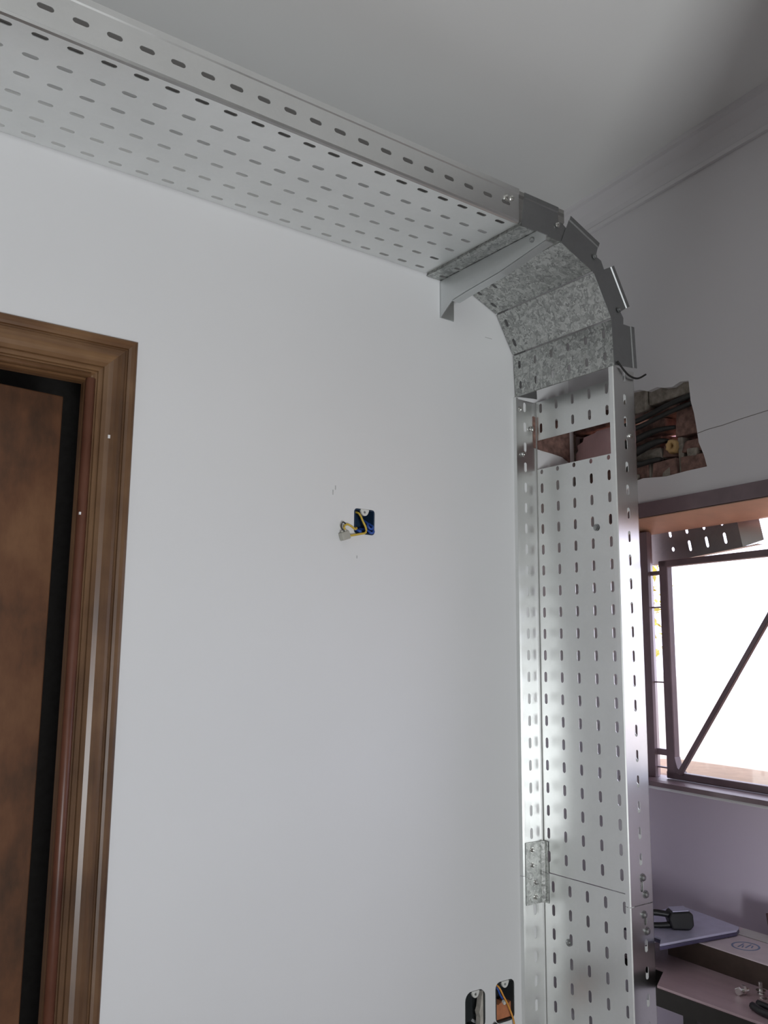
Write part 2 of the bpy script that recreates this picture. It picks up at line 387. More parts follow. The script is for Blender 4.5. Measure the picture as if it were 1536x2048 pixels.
def strip(mb, fn3, prof, ua, ub):
    n = len(prof)
    mb.add([fn3(ua, v, w) for v, w in prof] + [fn3(ub, v, w) for v, w in prof], [(i, i+1, n+i+1, n+i) for i in range(n-1)])
def rail(mb, f3, ua, ub, slots, side, row=0.045, skip=lambda i, j: False):
    """side 0: against the wall (v=0); side 1: room side (v=TW)"""
    V = (lambda t: t) if side == 0 else (lambda t: TW-t)
    strip(mb, f3, [(V(BR), 0.0), (V(BR*.3), BR*.3), (V(0), BR)], ua, ub)
    slotted(mb, lambda u, w: f3(u, V(0), w), ua, ub, slots, BR, 0.082, [row], skip)
    strip(mb, f3, [(V(0), 0.082), (V(-.0025), 0.085), (V(-.0025), 0.0985), (V(0), 0.1005), (V(.013), 0.1005), (V(.013), 0.093)], ua, ub)
def bolt(parent, loc, axis, r=0.0075, h=0.005, mat='bolt', name='bolt'):
    a = Vector(axis).normalized(); p = Vector(loc)
    m = MB(); m.tube([p, p+a*0.0015], r*1.35, 12); m.tube([p+a*.0015, p+a*(.0015+h*.7), p+a*(.0015+h)], [r, r*.9, r*.45], 10)
    return m.build(name, mat, parent, smooth=False)

ROWS_H = [0.032+0.0700*k for k in range(6)]
def horizontal_tray():
    X0, X1, Z = -0.9, 1.602, 2.613
    t = empty('cable_tray', (0, 0, 0))
    tag(t, 'long horizontal perforated galvanised cable tray under the ceiling', 'cable tray', 'perforated cable tray lengths')
    f3 = lambda u, v, w: (u, -0.001-v, Z+w)
    us = [0.482+0.067*k for k in range(-20, 17)]
    us = [u for u in us if X0+.034 < u < X1-.03]
    m = MB(); slotted(m, lambda u, v: f3(u, v, 0), X0, X1, us, BR, TW-BR, ROWS_H); m.build('base_plate', 'galv', t, solid=0.0016)
    for s in (0, 1):
        m = MB(); rail(m, f3, X0, X1, us, s); m.build('side_rail', 'galv', t, solid=0.0016)
    bolt(t, (1.555, -TW-.002, Z+.058), (0, -1, 0), .008)
    bolt(t, (1.575, -TW-.002, Z+.064), (0, -1, 0), .006)
    return t
horizontal_tray()

def vertical_trays():
    X = 2.073
    f = lambda z0: (lambda u, v, w: (X-w, -0.001-v, z0-u))
    # upper length with the cut-out
    t = empty('cable_tray', (0, 0, 0)); tag(t, 'upright perforated cable tray with a cut-out strip beside the broken hole', 'cable tray', 'perforated cable tray lengths')
    Zt, Zj = 2.283, 0.795
    f3 = f(Zt)
    rows = [0.026+0.0690*k for k in range(6)]
    slz = [2.2595-0.0675*k for k in range(22)]
    sl = [Zt-z for z in slz if Zj+.03 < z < Zt-.018]
    b2 = lambda u, v: f3(u, v, 0)
    m = MB(); slotted(m, b2, 0, Zt-2.152, [s for s in sl if s < .1], BR, TW-BR, rows); m.build('base_plate', 'galv', t, solid=0.0016)
    m = MB(); c0 = Zt-2.054
    slotted(m, b2, c0, c0+.022, [c0+.010], BR, TW-BR, rows, L=.015)
    slotted(m, b2, c0+.022, Zt-Zj, [s for s in sl if s > c0+.05], BR, TW-BR, rows); m.build('base_plate', 'galv', t, solid=0.0016)
    for s in (0, 1):
        m = MB(); rail(m, f3, 0, Zt-Zj, sl, s, 0.050); m.build('side_rail', 'galv', t, solid=0.0016)
    for (x, y, z) in ((X-.075, -.004, 2.25), (X-.022, -.004, 2.19), (X-.06, -.004, 2.10)): bolt(t, (x, y, z), (0, -1, 0), .007)
    bolt(t, (X-.002, -.249, 1.835), (-1, 0, 0), .008, mat='zinc_dark')
    bolt(t, (X-.03, -TW-.002, 2.085), (0, -1, 0), .006)
    # lower length
    t2 = empty('cable_tray', (0, 0, 0)); tag(t2, 'lower perforated cable tray length below the spliced joint', 'cable tray', 'perforated cable tray lengths')
    Zt2, Zb = 0.7925, 0.05
    g3 = f(Zt2); rows2 = [0.041+0.0670*k for k in range(6)]
    sl2 = [0.036+0.0675*k for k in range(10)]
    m = MB(); slotted(m, lambda u, v: g3(u, v, 0.001), 0, Zt2-Zb, sl2, BR, TW-BR, rows2); m.build('base_plate', 'galv', t2, solid=0.0016)
    for s in (0, 1):
        m = MB(); rail(m, g3, 0, Zt2-Zb, sl2, s, 0.040); m.build('side_rail', 'galv', t2, solid=0.0016)
    bolt(t2, (X-.002, -.10, .612), (-1, 0, 0), .008, mat='zinc_dark')
    # splice plates over the joint
    for s in (0, 1):
        y = -0.004 if s == 0 else -TW+.002
        yy = -.003 if s == 0 else .003
        m = MB(); z0, z1 = 0.705, 0.885
        m.add([(X-.078, y, z0), (X-.012, y, z0), (X-.004, y+yy*3, z0), (X-.004, y+yy*7, z0), (X-.078, y, z1), (X-.012, y, z1), (X-.004, y+yy*3, z1), (X-.004, y+yy*7, z1)],
              [(0, 1, 5, 4), (1, 2, 6, 5), (2, 3, 7, 6)])
        sp = m.build('splice_plate', 'spangle', t2, solid=0.002)
        sp['label'] = 'spangled zinc splice plate'
        for k, z in enumerate((0.862, 0.818, 0.768, 0.725)):
            if s == 0: bolt(sp, (X-.052+(.012 if k > 1 else 0), y-.001, z), (0, -1, 0), .0065)
            else: bolt(sp, (X-.045+(.01 if k % 2 else 0), -TW-.002, z), (0, -1, 0), .008, .007, 'zinc_dark')
vertical_trays()

def elbow():
    t = empty('cable_tray_elbow', (0, 0, 0))
    tag(t, 'segmented spangled elbow turning the cable tray down the corner', 'tray elbow')
    P = [(1.602, 2.606), (1.762, 2.606), (1.899, 2.553), (1.973, 2.427), (1.980, 2.284)]
    W0, W1, H = -0.004, -0.410, 0.084
    flags = [{(0, 0), (1, 0), (0, 1), (1, 1)}, {(0, 0), (0, 1), (1, 0)}, {(0, 0), (1, 0)}, {(i, j) for i in (0, 1) for j in range(6)}]
    for i in range(4):
        a, b = Vector((P[i][0], 0, P[i][1])), Vector((P[i+1][0], 0, P[i+1][1]))
        d = (b-a); L = d.length; d.normalize(); n = Vector((-d.z, 0, d.x))
        if n.z < 0 and n.x < 0: n = -n
        if n.x < 0: n = -n if i > 0 else n
        fb = lambda u, v: tuple(a + d*u + Vector((0, -0.004-v, 0)))
        seg = empty('unused') if False else None
        m = MB(); g = 0.0032
        us = [L*0.5-.034, L*0.5+.034]
        slotted(m, fb, g, L-g, us, 0, .406, [0.026+0.0700*k for k in range(6)], lambda k, j: (k, j) not in flags[i], .026)
        # turned hem at each end of the leaf
        for (u, s) in ((g, 1), (L-g, -1)):
            q = a + d*u; m.add([tuple(q+Vector((0, W0, 0))), tuple(q+Vector((0, W1, 0))), tuple(q+n*.010+d*s*.003+Vector((0, W1, 0))), tuple(q+n*.010+d*s*.003+Vector((0, W0, 0)))], [(0, 1, 2, 3)])
        leaf = m.build('elbow_leaf', 'spangle', t, solid=0.002)
        for y in (W0, W1):
            o = -0.003 if y == W1 else 0.0
            m = MB(); e0 = 0.004 if i else 0.006; e1 = L-0.004
            A_ = a+d*e0; B_ = a+d*e1; C_ = a+d*(e1-.004)+n*H; D_ = a+d*(e0+(.004 if i else .012))+n*H
            Y = Vector((0, y, 0)); O = Vector((0, o, 0))
            m.add([tuple(A_+Y), tuple(B_+Y), tuple(C_+Y), tuple(D_+Y)], [(0, 1, 2, 3)])
            m.add([tuple(D_+Y), tuple(C_+Y), tuple(C_+Y+O+n*.003), tuple(D_+Y+O+n*.003), tuple(C_+Y+O+n*.016), tuple(D_+Y+O+n*.016)], [(0, 1, 2, 3), (3, 2, 4, 5)])
            m.build('side_flange', 'zinc_dark', leaf, solid=0.002)
    # link plates hinged across the joints, room side and wall side
    for i in range(1, 4):
        p = Vector((P[i][0], 0, P[i][1]))
        d0 = (p-Vector((P[i-1][0], 0, P[i-1][1]))).normalized(); d1 = (Vector((P[i+1][0], 0, P[i+1][1]))-p).normalized()
        n0 = Vector((-d0.z, 0, d0.x)); n1 = Vector((-d1.z, 0, d1.x))
        for y in (-0.4065, -0.0065):
            Y = Vector((0, y, 0)); m = MB()
            pts = [p+d0*-.03+n0*.012, p+n0*.004, p+d1*.03+n1*.012, p+d1*.03+n1*.055, p+(n0+n1).normalized()*.062, p-d0*.03+n0*.055]
            m.add([tuple(q+Y) for q in pts], [tuple(range(6))])
            lp = m.build('link_plate', 'zinc_dark', t, solid=0.002)
            if y < -.1:
                for q in (p-d0*.014+n0*.045,):
                    bolt(lp, q+Vector((0, -.4145, 0)), (0, -1, 0), .006, mat='bolt' if i == 1 else 'zinc_dark')
    # loose end of tie wire at the foot of the elbow
    m = MB(); m.tube(smoothcurve([(1.99, -.414, 2.30), (2.03, -.417, 2.268), (2.07, -.42, 2.262), (2.105, -.425, 2.28)]), .003, 6)
    m.build('tie_wire', 'conduit', t, smooth=True)
elbow()

def bracket():
    t = empty('cantilever_bracket', (1.66, 0, 2.484))
    tag(t, 'tapered galvanised cantilever bracket holding up the tray elbow', 'bracket')
    X = 1.66
    def part(name, mb, **k): return keep(mb.build(name, 'bracket', None, **k), t)
    poly = [(-.003, 2.601), (-.42, 2.601), (-.452, 2.578), (-.45, 2.563), (-.27, 2.537), (-.12, 2.527), (-.06, 2.521), (-.035, 2.505), (-.006, 2.484), (-.003, 2.484)]
    m = MB().prism(poly, lambda p, q, h: (h, p, q), X, X+.003); part('web', m)
    bot = poly[3:7]
    m = MB(); n = len(bot); m.add([(X, p, q) for p, q in bot]+[(X+.030, p, q) for p, q in bot], [(i, i+1, n+i+1, n+i) for i in range(n-1)]); part('bottom_lip', m, solid=.003)
    m = MB(); m.add([(X, -.003, 2.602), (X, -.42, 2.602), (X+.04, -.42, 2.602), (X+.04, -.003, 2.602)], [(0, 1, 2, 3)]); part('top_flange', m, solid=.003)
    m = MB(); m.box((X, -.004, 2.484), (X+.055, -.0005, 2.6)); w = part('wall_plate', m)
    for (x, y, z) in ((X-.001, -.40, 2.585),):
        keep(bolt(None, (x, y, z), (-1, 0, 0), .006, mat='zinc_dark'), t)
    for y in (-.20, -.24): keep(bolt(None, (X+.038, y, 2.600), (0, 0, -1), .007, .012), t)
bracket()

# ------------------------------------------------------------------ door
def door():
    fr = empty('door_1', (0.1, 0, 0)); struct(fr, 'brown wooden door standing slightly ajar in a moulded frame', 'door')
    def part(name, mb, mat, parent=fr, **k):
        o = mb.build(name, mat, None, **k); o.parent = parent
        o.location = o.location - (fr.location if parent is fr else Vector((0, 0, 0))); return o
    XL, XR, ZT = -0.352, 0.705, 2.186
    # architrave profile: distance from outer edge -> projection from wall
    prof = [(0, 0.0), (0, .013), (.003, .016), (.008, .0175), (.016, .017), (.022, .0145), (.0235, .010), (.028, .010), (.0295, .019), (.034, .0245), (.042, .029), (.052, .031),
            (.062, .0305), (.072, .0275), (.080, .0225), (.0815, .016), (.085, .016), (.0865, .0205), (.0925, .0205), (.094, .015), (.098, .015), (.104, .018), (.112, .016), (.117, .010), (.119, 0.0),
            (.119, -.02), (.10, -.03), (.07, -.02), (.05, 0.0)]
    n = len(prof)
    def leg(side):
        m = MB(); sx = -1 if side else 1
        e = XR if side else XL
        vs = [(e+sx*d, -h, 0) for d, h in prof] + [(e+sx*d, -h, ZT-d) for d, h in prof]
        m.add(vs, [(i, (i+1) % n, n+(i+1) % n, n+i) for i in range(n)] + [tuple(range(n))]); return m
    part('jamb', leg(1), 'wood'); part('jamb', leg(0), 'wood')
    m = MB(); m.add([(XL+d, -h, ZT-d) for d, h in prof]+[(XR-d, -h, ZT-d) for d, h in prof], [(i, (i+1) % n, n+(i+1) % n, n+i) for i in range(n)]); part('head', m, 'wood_h')
    # reddish inner bead
    m = MB(); 
    for (x0, x1) in ((XR-.119, XR-.098),): m.tube([(XR-.1075, -.0125, 0), (XR-.1075, -.0125, ZT-.112)], .0115, 14)
    part('bead', m, 'red_wood', smooth=True)
    m = MB(); m.tube([(XL+.1075, -.0125, 0), (XL+.1075, -.0125, ZT-.112)], .0115, 14); part('bead', m, 'red_wood', smooth=True)
    m = MB(); m.tube([(XL+.11, -.0165, ZT-.106), (XR-.11, -.0165, ZT-.106)], .0075, 10); part('bead', m, 'wood_h', smooth=True)
    # leaf, hinged at its left edge and pushed a little into the next room
    a = math.radians(6.5); hx, hy = -0.29, 0.052
    T = lambda x, y, z: (hx+x*math.cos(a)-y*math.sin(a), hy+x*math.sin(a)+y*math.cos(a), z)
    m = MB(); m.box((0, 0, .008), (.88, .038, 2.068), T); lf = part('door_leaf', m, 'leaf', bevel=.003)
    m = MB()
    for z in (.35, 1.1, 1.8): m.tube([T(-.004, -.002, z-.05), T(-.004, -.002, z+.05)], .007, 8)
    part('hinge', m, 'zinc_dark', lf)
    # paint fleck and dents
    m = MB(); m.box((.640, -.0315, 1.935), (.645, -.0285, 1.943)); part('paint_fleck', m, 'paper')
    m = MB(); m.box((.588, -.0255, 1.752), (.592, -.020, 1.758)); part('paint_fleck', m, 'paper')
door()

# ------------------------------------------------------------------ window
def window():
    w = empty('window_1', WB(.74, 1.055, 0)); struct(w, 'brown steel framed window glaring with daylight', 'window')
    def part(name, mb, mat, parent=w, **k):
        o = mb.build(name, mat, None, **k); o.parent = parent
        if parent is w: o.location = o.location - w.location
        return o
    S0, S1, Z0, Z1 = .19, 1.25, 1.086, 1.895
    # head: face board plus underside sloping down to the outside
    def ext(poly, s0, s1): return MB().prism(poly, lambda p, q, h: WB(h, q, p), s0, s1)
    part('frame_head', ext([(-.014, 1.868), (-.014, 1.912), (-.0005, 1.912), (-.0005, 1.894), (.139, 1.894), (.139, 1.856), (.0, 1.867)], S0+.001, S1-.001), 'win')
    part('frame_soffit', ext([(-.010, 1.8665), (.139, 1.8555), (.139, 1.838), (.12, 1.838), (.004, 1.861), (-.010, 1.864)], S0+.001, S1-.001), 'soffit')  # lit look of the underside is put into its colour
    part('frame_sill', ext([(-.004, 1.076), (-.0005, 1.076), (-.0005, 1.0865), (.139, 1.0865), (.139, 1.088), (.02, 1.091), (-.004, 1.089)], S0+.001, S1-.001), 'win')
    def extz(poly, z0, z1): return MB().prism(poly, lambda p, q, h: WB(p, h, q), z0, z1)
    part('frame_jamb', extz([(S0+.001, .070), (S0+.077, .070), (S0+.077, .082), (S0+.050, .120), (S0+.001, .120)], 1.0905, 1.838), 'win')
    part('frame_jamb', extz([(S1-.001, .070), (S1-.03, .070), (S1-.03, .125), (S1-.001, .125)], 1.0905, 1.838), 'win')
    # sash
    s = empty('sash_root'); bpy.data.objects.remove(s)
    d0, d1 = .078, .102
    b = lambda s0, z0, s1, z1, da=d0, db=d1: MB().box((s0, z0, da), (s1, z1, db), WB)
    st = part('sash_stile', b(.304, 1.092, .336, 1.742), 'win', bevel=.003)
    part('sash_stile', b(1.185, 1.092, 1.215, 1.742), 'win', bevel=.003)
    part('sash_rail', b(.302, 1.722, 1.215, 1.742), 'win', bevel=.003)
    part('sash_rail', b(.302, 1.091, 1.215, 1.112), 'win', bevel=.003)
    m = MB(); m.prism([(.336, 1.106), (.372, 1.106), (.360, 1.112), (.345, 1.125), (.340, 1.14), (.336, 1.155)], WB, d0, d1); part('corner_gusset', m, 'win')
    p = part('pane', b(.330, 1.10, 1.19, 1.728, .088, .091), 'glass')
    m = MB(); m.tube([WB(.350, 1.106, .086), WB(.98, 1.955-.02-.03, .05)], .0088, 8)
    m = MB(); m.prism([(.349, 1.110), (.363, 1.104), (.905, 1.836), (.893, 1.846)], WB, .068, .080); part('stay_bar', m, 'win', bevel=.002)
    for z in (1.60, 1.372, 1.165): part('hinge', MB().box((.262, z-.002 if z > 1.2 else z-.009, .08), (.306, z+.002 if z > 1.2 else z+.009, .095), WB), 'win')
    part('hinge', MB().box((.262, 1.118, .08), (.306, 1.122, .095), WB), 'win')
    part('hinge', MB().box((.262, 1.70, .08), (.306, 1.712, .095), WB), 'win')
window()

def tray_offcut():
    t = empty('cable_tray_offcut', WB(.30, 1.76, .17)); tag(t, 'dark offcut of perforated tray hanging outside the window head', 'cable tray')
    d = .175; tilt = math.radians(4.0)
    def fn(u, v, w=0):
        s = .183+u*math.cos(tilt)-v*0.20; z = 1.745+u*math.sin(tilt)+v
        return WB(s, z, d+w)
    m = MB(); us = [.104-.003, .17, .236, .303]
    slotted(m, fn, 0, .358, [0.0]*0 + us, 0.0, .16, [.038, .105])
    def cellv(mb, u0, u1, v0, v1, c):       # upright slots
        cell(mb, lambda a, b: fn(b, a), v0, v1, u0, u1, c, .034, .0052)
    m = MB(); ub = [0, .068, .137, .203, .270, .338, .358]; vb = [0, .072, .14, .16]
    for i in range(len(ub)-1):
        for j in range(len(vb)-1):
            c = None
            if i in (1, 2, 3, 4) and j < 2: c = ((.036 if j == 0 else .092), (ub[i]+ub[i+1])/2)
            if i == 1 and j == 0:
                cell(m, lambda a, b: fn(b, a), vb[j], vb[j+1], ub[i], ub[i+1], c, .014, .0055); continue
            cellv(m, ub[i], ub[i+1], vb[j], vb[j+1], c)
    o = m.build('perforated_plate', 'zinc_dark', None, solid=.0016); keep(o, t)
    m = MB(); m.add([fn(.358, 0), fn(.358, .16), fn(.418, .16, .02), fn(.418, .012, .02)], [(0, 1, 2, 3)]); keep(m.build('end_tab', 'galv', None, solid=.0016), t)
    m = MB(); m.add([fn(0, 0), fn(.41, 0), fn(.41, 0, .02), fn(0, 0, .02)], [(0, 1, 2, 3)]); keep(m.build('bottom_lip', 'zinc_dark', None, solid=.0016), t)
tray_offcut()

def shrub():
    random.seed(5)
    c = WB(-1.17, 0, 1.5); t = empty('shrub', (c[0], c[1], -.05)); tag(t, 'sunlit yellow green shrub glimpsed through the gap beside the sash', 'shrub')
    m = MB()
    for k in range(2):
        a = random.uniform(0, 2*PI); m.tube(smoothcurve([(0, 0, 0), (.03*math.cos(a), .03*math.sin(a), .8), (.08*math.cos(a), .08*math.sin(a), 1.95)]), [.010-.0004*i for i in range(13)], 5)
    m.build('stem', 'carton', t)
    m = MB()
    for k in range(420):
        z = random.uniform(1.45, 2.15); a = random.uniform(0, 2*PI); r_ = random.uniform(.02, .15); p = Vector((r_*math.cos(a), r_*math.sin(a), z))
        e1 = Vector((random.gauss(0, 1), random.gauss(0, 1), random.gauss(0, .6))).normalized(); e2 = e1.cross(Vector((random.gauss(0, 1), random.gauss(0, 1), random.gauss(0, 1)))).normalized()
        m.add([p, p+e1*.025+e2*.012, p+e1*.055, p+e1*.025-e2*.012], [(0, 1, 2, 3)])
    o = m.build('foliage', 'leafg', t); o['kind'] = 'stuff'
shrub()

# ------------------------------------------------------------------ cables and conduits in the hole
def conduits():
    def thing(name, pts, r, mat, label, cat, group=None, n=10):
        o = MB().tube(smoothcurve(pts, 5), r, n).build(name, mat, None, smooth=True); tag(o, label, cat, group); return o
    thing('conduit', [WB(.526, 2.212, .012), WB(.44, 2.199, .003), WB(.34, 2.178, -.006), WB(.27, 2.168, -.012), WB(.235, 2.160, -.016)], .0085, 'conduit', 'upper black conduit bridging the ragged wall hole', 'conduit', 'black conduits in the wall hole')
    thing('conduit', [WB(.532, 2.189, .014), WB(.44, 2.176, .004), WB(.34, 2.155, -.008), WB(.27, 2.147, -.010), WB(.235, 2.140, -.012)], .0075, 'conduit', 'second black conduit just under the uppermost one in the hole', 'conduit', 'black conduits in the wall hole')
    for k, (z1, z0, lab) in enumerate(((2.136, 2.110, 'black cable ending beside the pink gap in the hole'), (2.100, 2.070, 'thick black cable below the pink gap in the hole'),
                                   (2.045, 2.034, 'lowest black cable running to the tray from the hole'))):
        thing('cable', [WB(.435-.03*k, z1, .035), WB(.38, z1-.002, .012), WB(.32, (z0+z1)/2, .004), WB(.27, z0, -.006), WB(.235, z0-.004, -.012)], [.006+(.0005, .0007, .0003)[k]*i for i in range(21)], 'conduit', lab, 'cable', 'black cables from the wall hole')
    # ochre pipe mouth
    t = empty('pipe_end', WB(.437, 2.073, .03)); tag(t, 'ochre pipe mouth with a dark bore in the broken hole', 'pipe')
    c = Vector(WB(.437, 2.073, .012)); ax = (Vector(WB(.437, 2.073, .09))-c).normalized(); 
    e1 = Vector((0, 0, 1)); e2 = ax.cross(e1)
    m = MB(); n = 16; rings = [(.0085, 0.05), (.0085, -.004), (.018, -.007), (.021, 0.0), (.021, .06)]
    vs = []; 
    for (r_, h) in rings: vs += [c+ax*h+r_*(1+.12*math.sin(3*k)*(r_ > .01))*(math.cos(2*PI*k/n)*e1+math.sin(2*PI*k/n)*e2) for k in range(n)]
    m.add(vs, [(i*n+k, i*n+(k+1) % n, (i+1)*n+(k+1) % n, (i+1)*n+k) for i in range(len(rings)-1) for k in range(n)])
    keep(m.build('pipe_wall', 'ochre', None, smooth=True), t)
    m = MB(); m.tube([c+ax*.02, c+ax*.05], .0084, 12); keep(m.build('bore_shade_plug', 'black', None), t)  # black plug paints in the shade inside the pipe
conduits()

# ------------------------------------------------------------------ wiring boxes in the back wall
def wiring_box(x0, x1, z0, z1, mat, label, depth=.055, dome=0):
    t = empty('wiring_box', ((x0+x1)/2, 0, z0)); tag(t, label, 'wiring box', 'open wiring boxes in the back wall')
    g = .0015; x0 += g; x1 -= g; z0 += g; z1 -= g; k = .003
    m = MB()
    prof = [(x0, z0), (x1, z0), (x1, z1), (x0, z1)]; inn = [(x0+k, z0+k), (x1-k, z0+k), (x1-k, z1-k), (x0+k, z1-k)]
    vs = [(x, .0005, z) for x, z in prof]+[(x, depth, z) for x, z in prof]+[(x, .0005, z) for x, z in inn]+[(x, depth-k, z) for x, z in inn]
    fs = [(4, 5, 6, 7), (12, 13, 14, 15)]
    for i in range(4):
        j = (i+1) % 4; fs += [(i, j, 4+j, 4+i), (8+i, 8+j, 12+j, 12+i), (i, j, 8+j, 8+i)]
    m.add(vs, fs); b = keep(m.build('box_shell', mat, None), t)
    # fixing lug at the top, with its screw
    xm = (x0+x1)/2; m = MB(); n = 10
    poly = [(xm-.014, z1+.0005), (xm+.014, z1+.0005)] + [(xm+.014*math.cos(PI*i/n)*(1-.1*(i % n > 0)), z1-.004-.014*math.sin(PI*i/n)) for i in range(n+1)]
    m.prism(poly, lambda p, q, h: (p, h, q), -.0015, .004); lug = keep(m.build('lug', 'white_pl', None), t)
    s = MB(); s.tube([(xm-.001, -.0025, z1-.008), (xm-.001, .001, z1-.008)], .0035, 10); o = s.build('screw', 'zinc_dark', None); o.parent = lug
    return t
def boxes():
    wiring_box(1.350, 1.421, 1.779, 1.851, 'navy', 'square dark blue wiring box halfway up the white wall')
    wiring_box(1.752, 1.829, .400, .508, 'greybox', 'dark empty wiring box, farther from the tray, low on the wall')
    wiring_box(1.868, 1.944, .400, .512, 'greybox', 'wiring box with orange wire beside the foot of the tray')
    def wire(pts, r, mat, label, group): return tag(MB().tube(smoothcurve(pts, 6), r, 8).build('wire', mat, None, smooth=True), label, 'wire', group)
    G = 'wires in the middle wiring box'
    wire([(1.362, .035, 1.846), (1.368, .004, 1.838), (1.376, -.006, 1.815), (1.384, -.010, 1.795), (1.380, -.013, 1.782), (1.362, -.014, 1.777), (1.336, -.014, 1.771), (1.322, -.014, 1.769)], .0030, 'yellow', 'yellow wire crossing the dark blue box from its top edge', G)
    wire([(1.360, .03, 1.80), (1.358, .0, 1.795), (1.349, -.008, 1.790), (1.334, -.012, 1.796), (1.318, -.014, 1.800), (1.308, -.014, 1.792), (1.316, -.014, 1.780)], .0030, 'yellow', 'looped yellow wire left of the dark blue box', G)
    wire([(1.40, .04, 1.83), (1.402, .012, 1.815), (1.396, -.002, 1.803), (1.404, -.006, 1.795), (1.412, -.004, 1.802), (1.413, .02, 1.815)], .0035, 'blue', 'upper blue wire looping inside the dark blue box', G)
    wire([(1.395, .04, 1.80), (1.398, .006, 1.793), (1.405, -.006, 1.784), (1.413, -.006, 1.789), (1.415, .010, 1.80), (1.412, .04, 1.805)], .0038, 'blue', 'lower blue wire looping in the corner of the box', G)
    wire([(1.36, .04, 1.80), (1.364, .005, 1.790), (1.370, -.003, 1.786), (1.376, .010, 1.79), (1.375, .04, 1.80)], .0040, 'blue', 'short blue wire behind the yellow wire in the box', G)
    # connector hanging on the wires
    t = empty('connector_block', (1.312, -.014, 1.755)); tag(t, 'small translucent connector block on the end of the yellow wires', 'connector')
    T = lambda x, y, z: (1.312+x*.94-z*.34, -.014+y, 1.768+x*.34*-1*-1+z*.94)
    m = MB(); m.box((-.014, -.009, -.011), (.012, .009, .011), T); keep(m.build('body', 'grey_pl', None, bevel=.002), t)
    for k in (-.006, .005):
        m = MB(); m.tube([T(k, 0, .009), T(k, 0, .016)], .0042, 8); keep(m.build('terminal', 'grey_pl', None), t)
    tag(MB().tube(smoothcurve([(1.316, -.013, 1.775), (1.300, -.014, 1.789), (1.302, -.016, 1.804), (1.312, -.016, 1.801)], 6), .0018, 6).build('wire', 'greybox', None, smooth=True), 'thin grey wire curling above the connector block', 'wire', G)
    G2 = 'wires in the low wiring boxes'
    wire([(1.876, .03, .507), (1.880, .0, .500), (1.892, -.008, .475), (1.908, -.012, .445), (1.925, -.014, .405), (1.935, -.012, .36)], .0026, 'orange', 'orange wire crossing the box beside the tray foot', G2)
    wire([(1.884, .035, .504), (1.889, .015, .49), (1.897, .012, .472), (1.904, .008, .460)], .003, 'blue', 'blue wire deep in the box beside the tray foot', G2)
    wire([(1.815, .03, .43), (1.822, .0, .404), (1.842, -.007, .396), (1.858, -.007, .408), (1.872, .0, .402), (1.882, .03, .412)], .0024, 'greybox', 'thin dark wire linking the two low wiring boxes', G2)
    # clay rubble packed in the bottom of the right box
    o = MB().prism([(1.8735, .4060), (1.938, .4060), (1.938, .447), (1.925, .442), (1.905, .452), (1.888, .446), (1.8735, .455)], lambda p, q, h: (p, h, q), .010, .050).build('clay_rubble', 'terra'); tag(o, 'orange clay rubble in the bottom of the box beside the tray', 'rubble')
    o = MB().prism([(1.811, .4060), (1.824, .4060), (1.824, .498), (1.818, .485), (1.813, .455), (1.808, .445), (1.813, .43)], lambda p, q, h: (p, h, q), .004, .022).build('plaster_rubble', 'plaster_raw'); tag(o, 'pale plaster smeared inside the farther low wiring box', 'rubble')
    o = MB().tube([(1.909, .004, .449), (1.909, .012, .451)], .006, 8).build('twist_connector', 'white_pl', None); tag(o, 'tiny white cap lying on the orange clay rubble', 'connector')
boxes()

# ------------------------------------------------------------------ desk and the things on it
DZ = .62
def desk():
    X0, X1, Y0, Y1 = 1.985, 2.5, -1.75, -.476
    t = empty('desk', (2.2, -1.0, 0)); tag(t, 'dark edged wooden desk pushed under the window', 'desk')
    def part(name, mb, mat, **k): return keep(mb.build(name, mat, None, **k), t)
    top = [(X0, Y1), (2.092, -.418), (2.098, -.26), (2.525, -.26), (2.36, Y0), (X0+.02, Y0)]
    part('desk_top', MB().prism(top, lambda p, q, h: (p, q, h), DZ-.006, DZ), 'desk')
    e = [(X0-.004, Y1+.002), (2.090, -.417), (2.096, -.259), (2.526, -.259), (2.361, Y0), (X0+.016, Y0)]
    part('edge_band', MB().prism(e, lambda p, q, h: (p, q, h), DZ-.048, DZ-.006), 'desk_d')
    for (x, y) in ((2.06, -.53), (2.48, -.30), (2.04, -1.70), (2.32, -1.70)):
        part('leg', MB().prism([(-.02, -.02), (.02, -.02), (.02, .02), (-.02, .02)], lambda p, q, h: (x+p, y+q, h), 0, DZ-.048), 'desk_d')
desk()
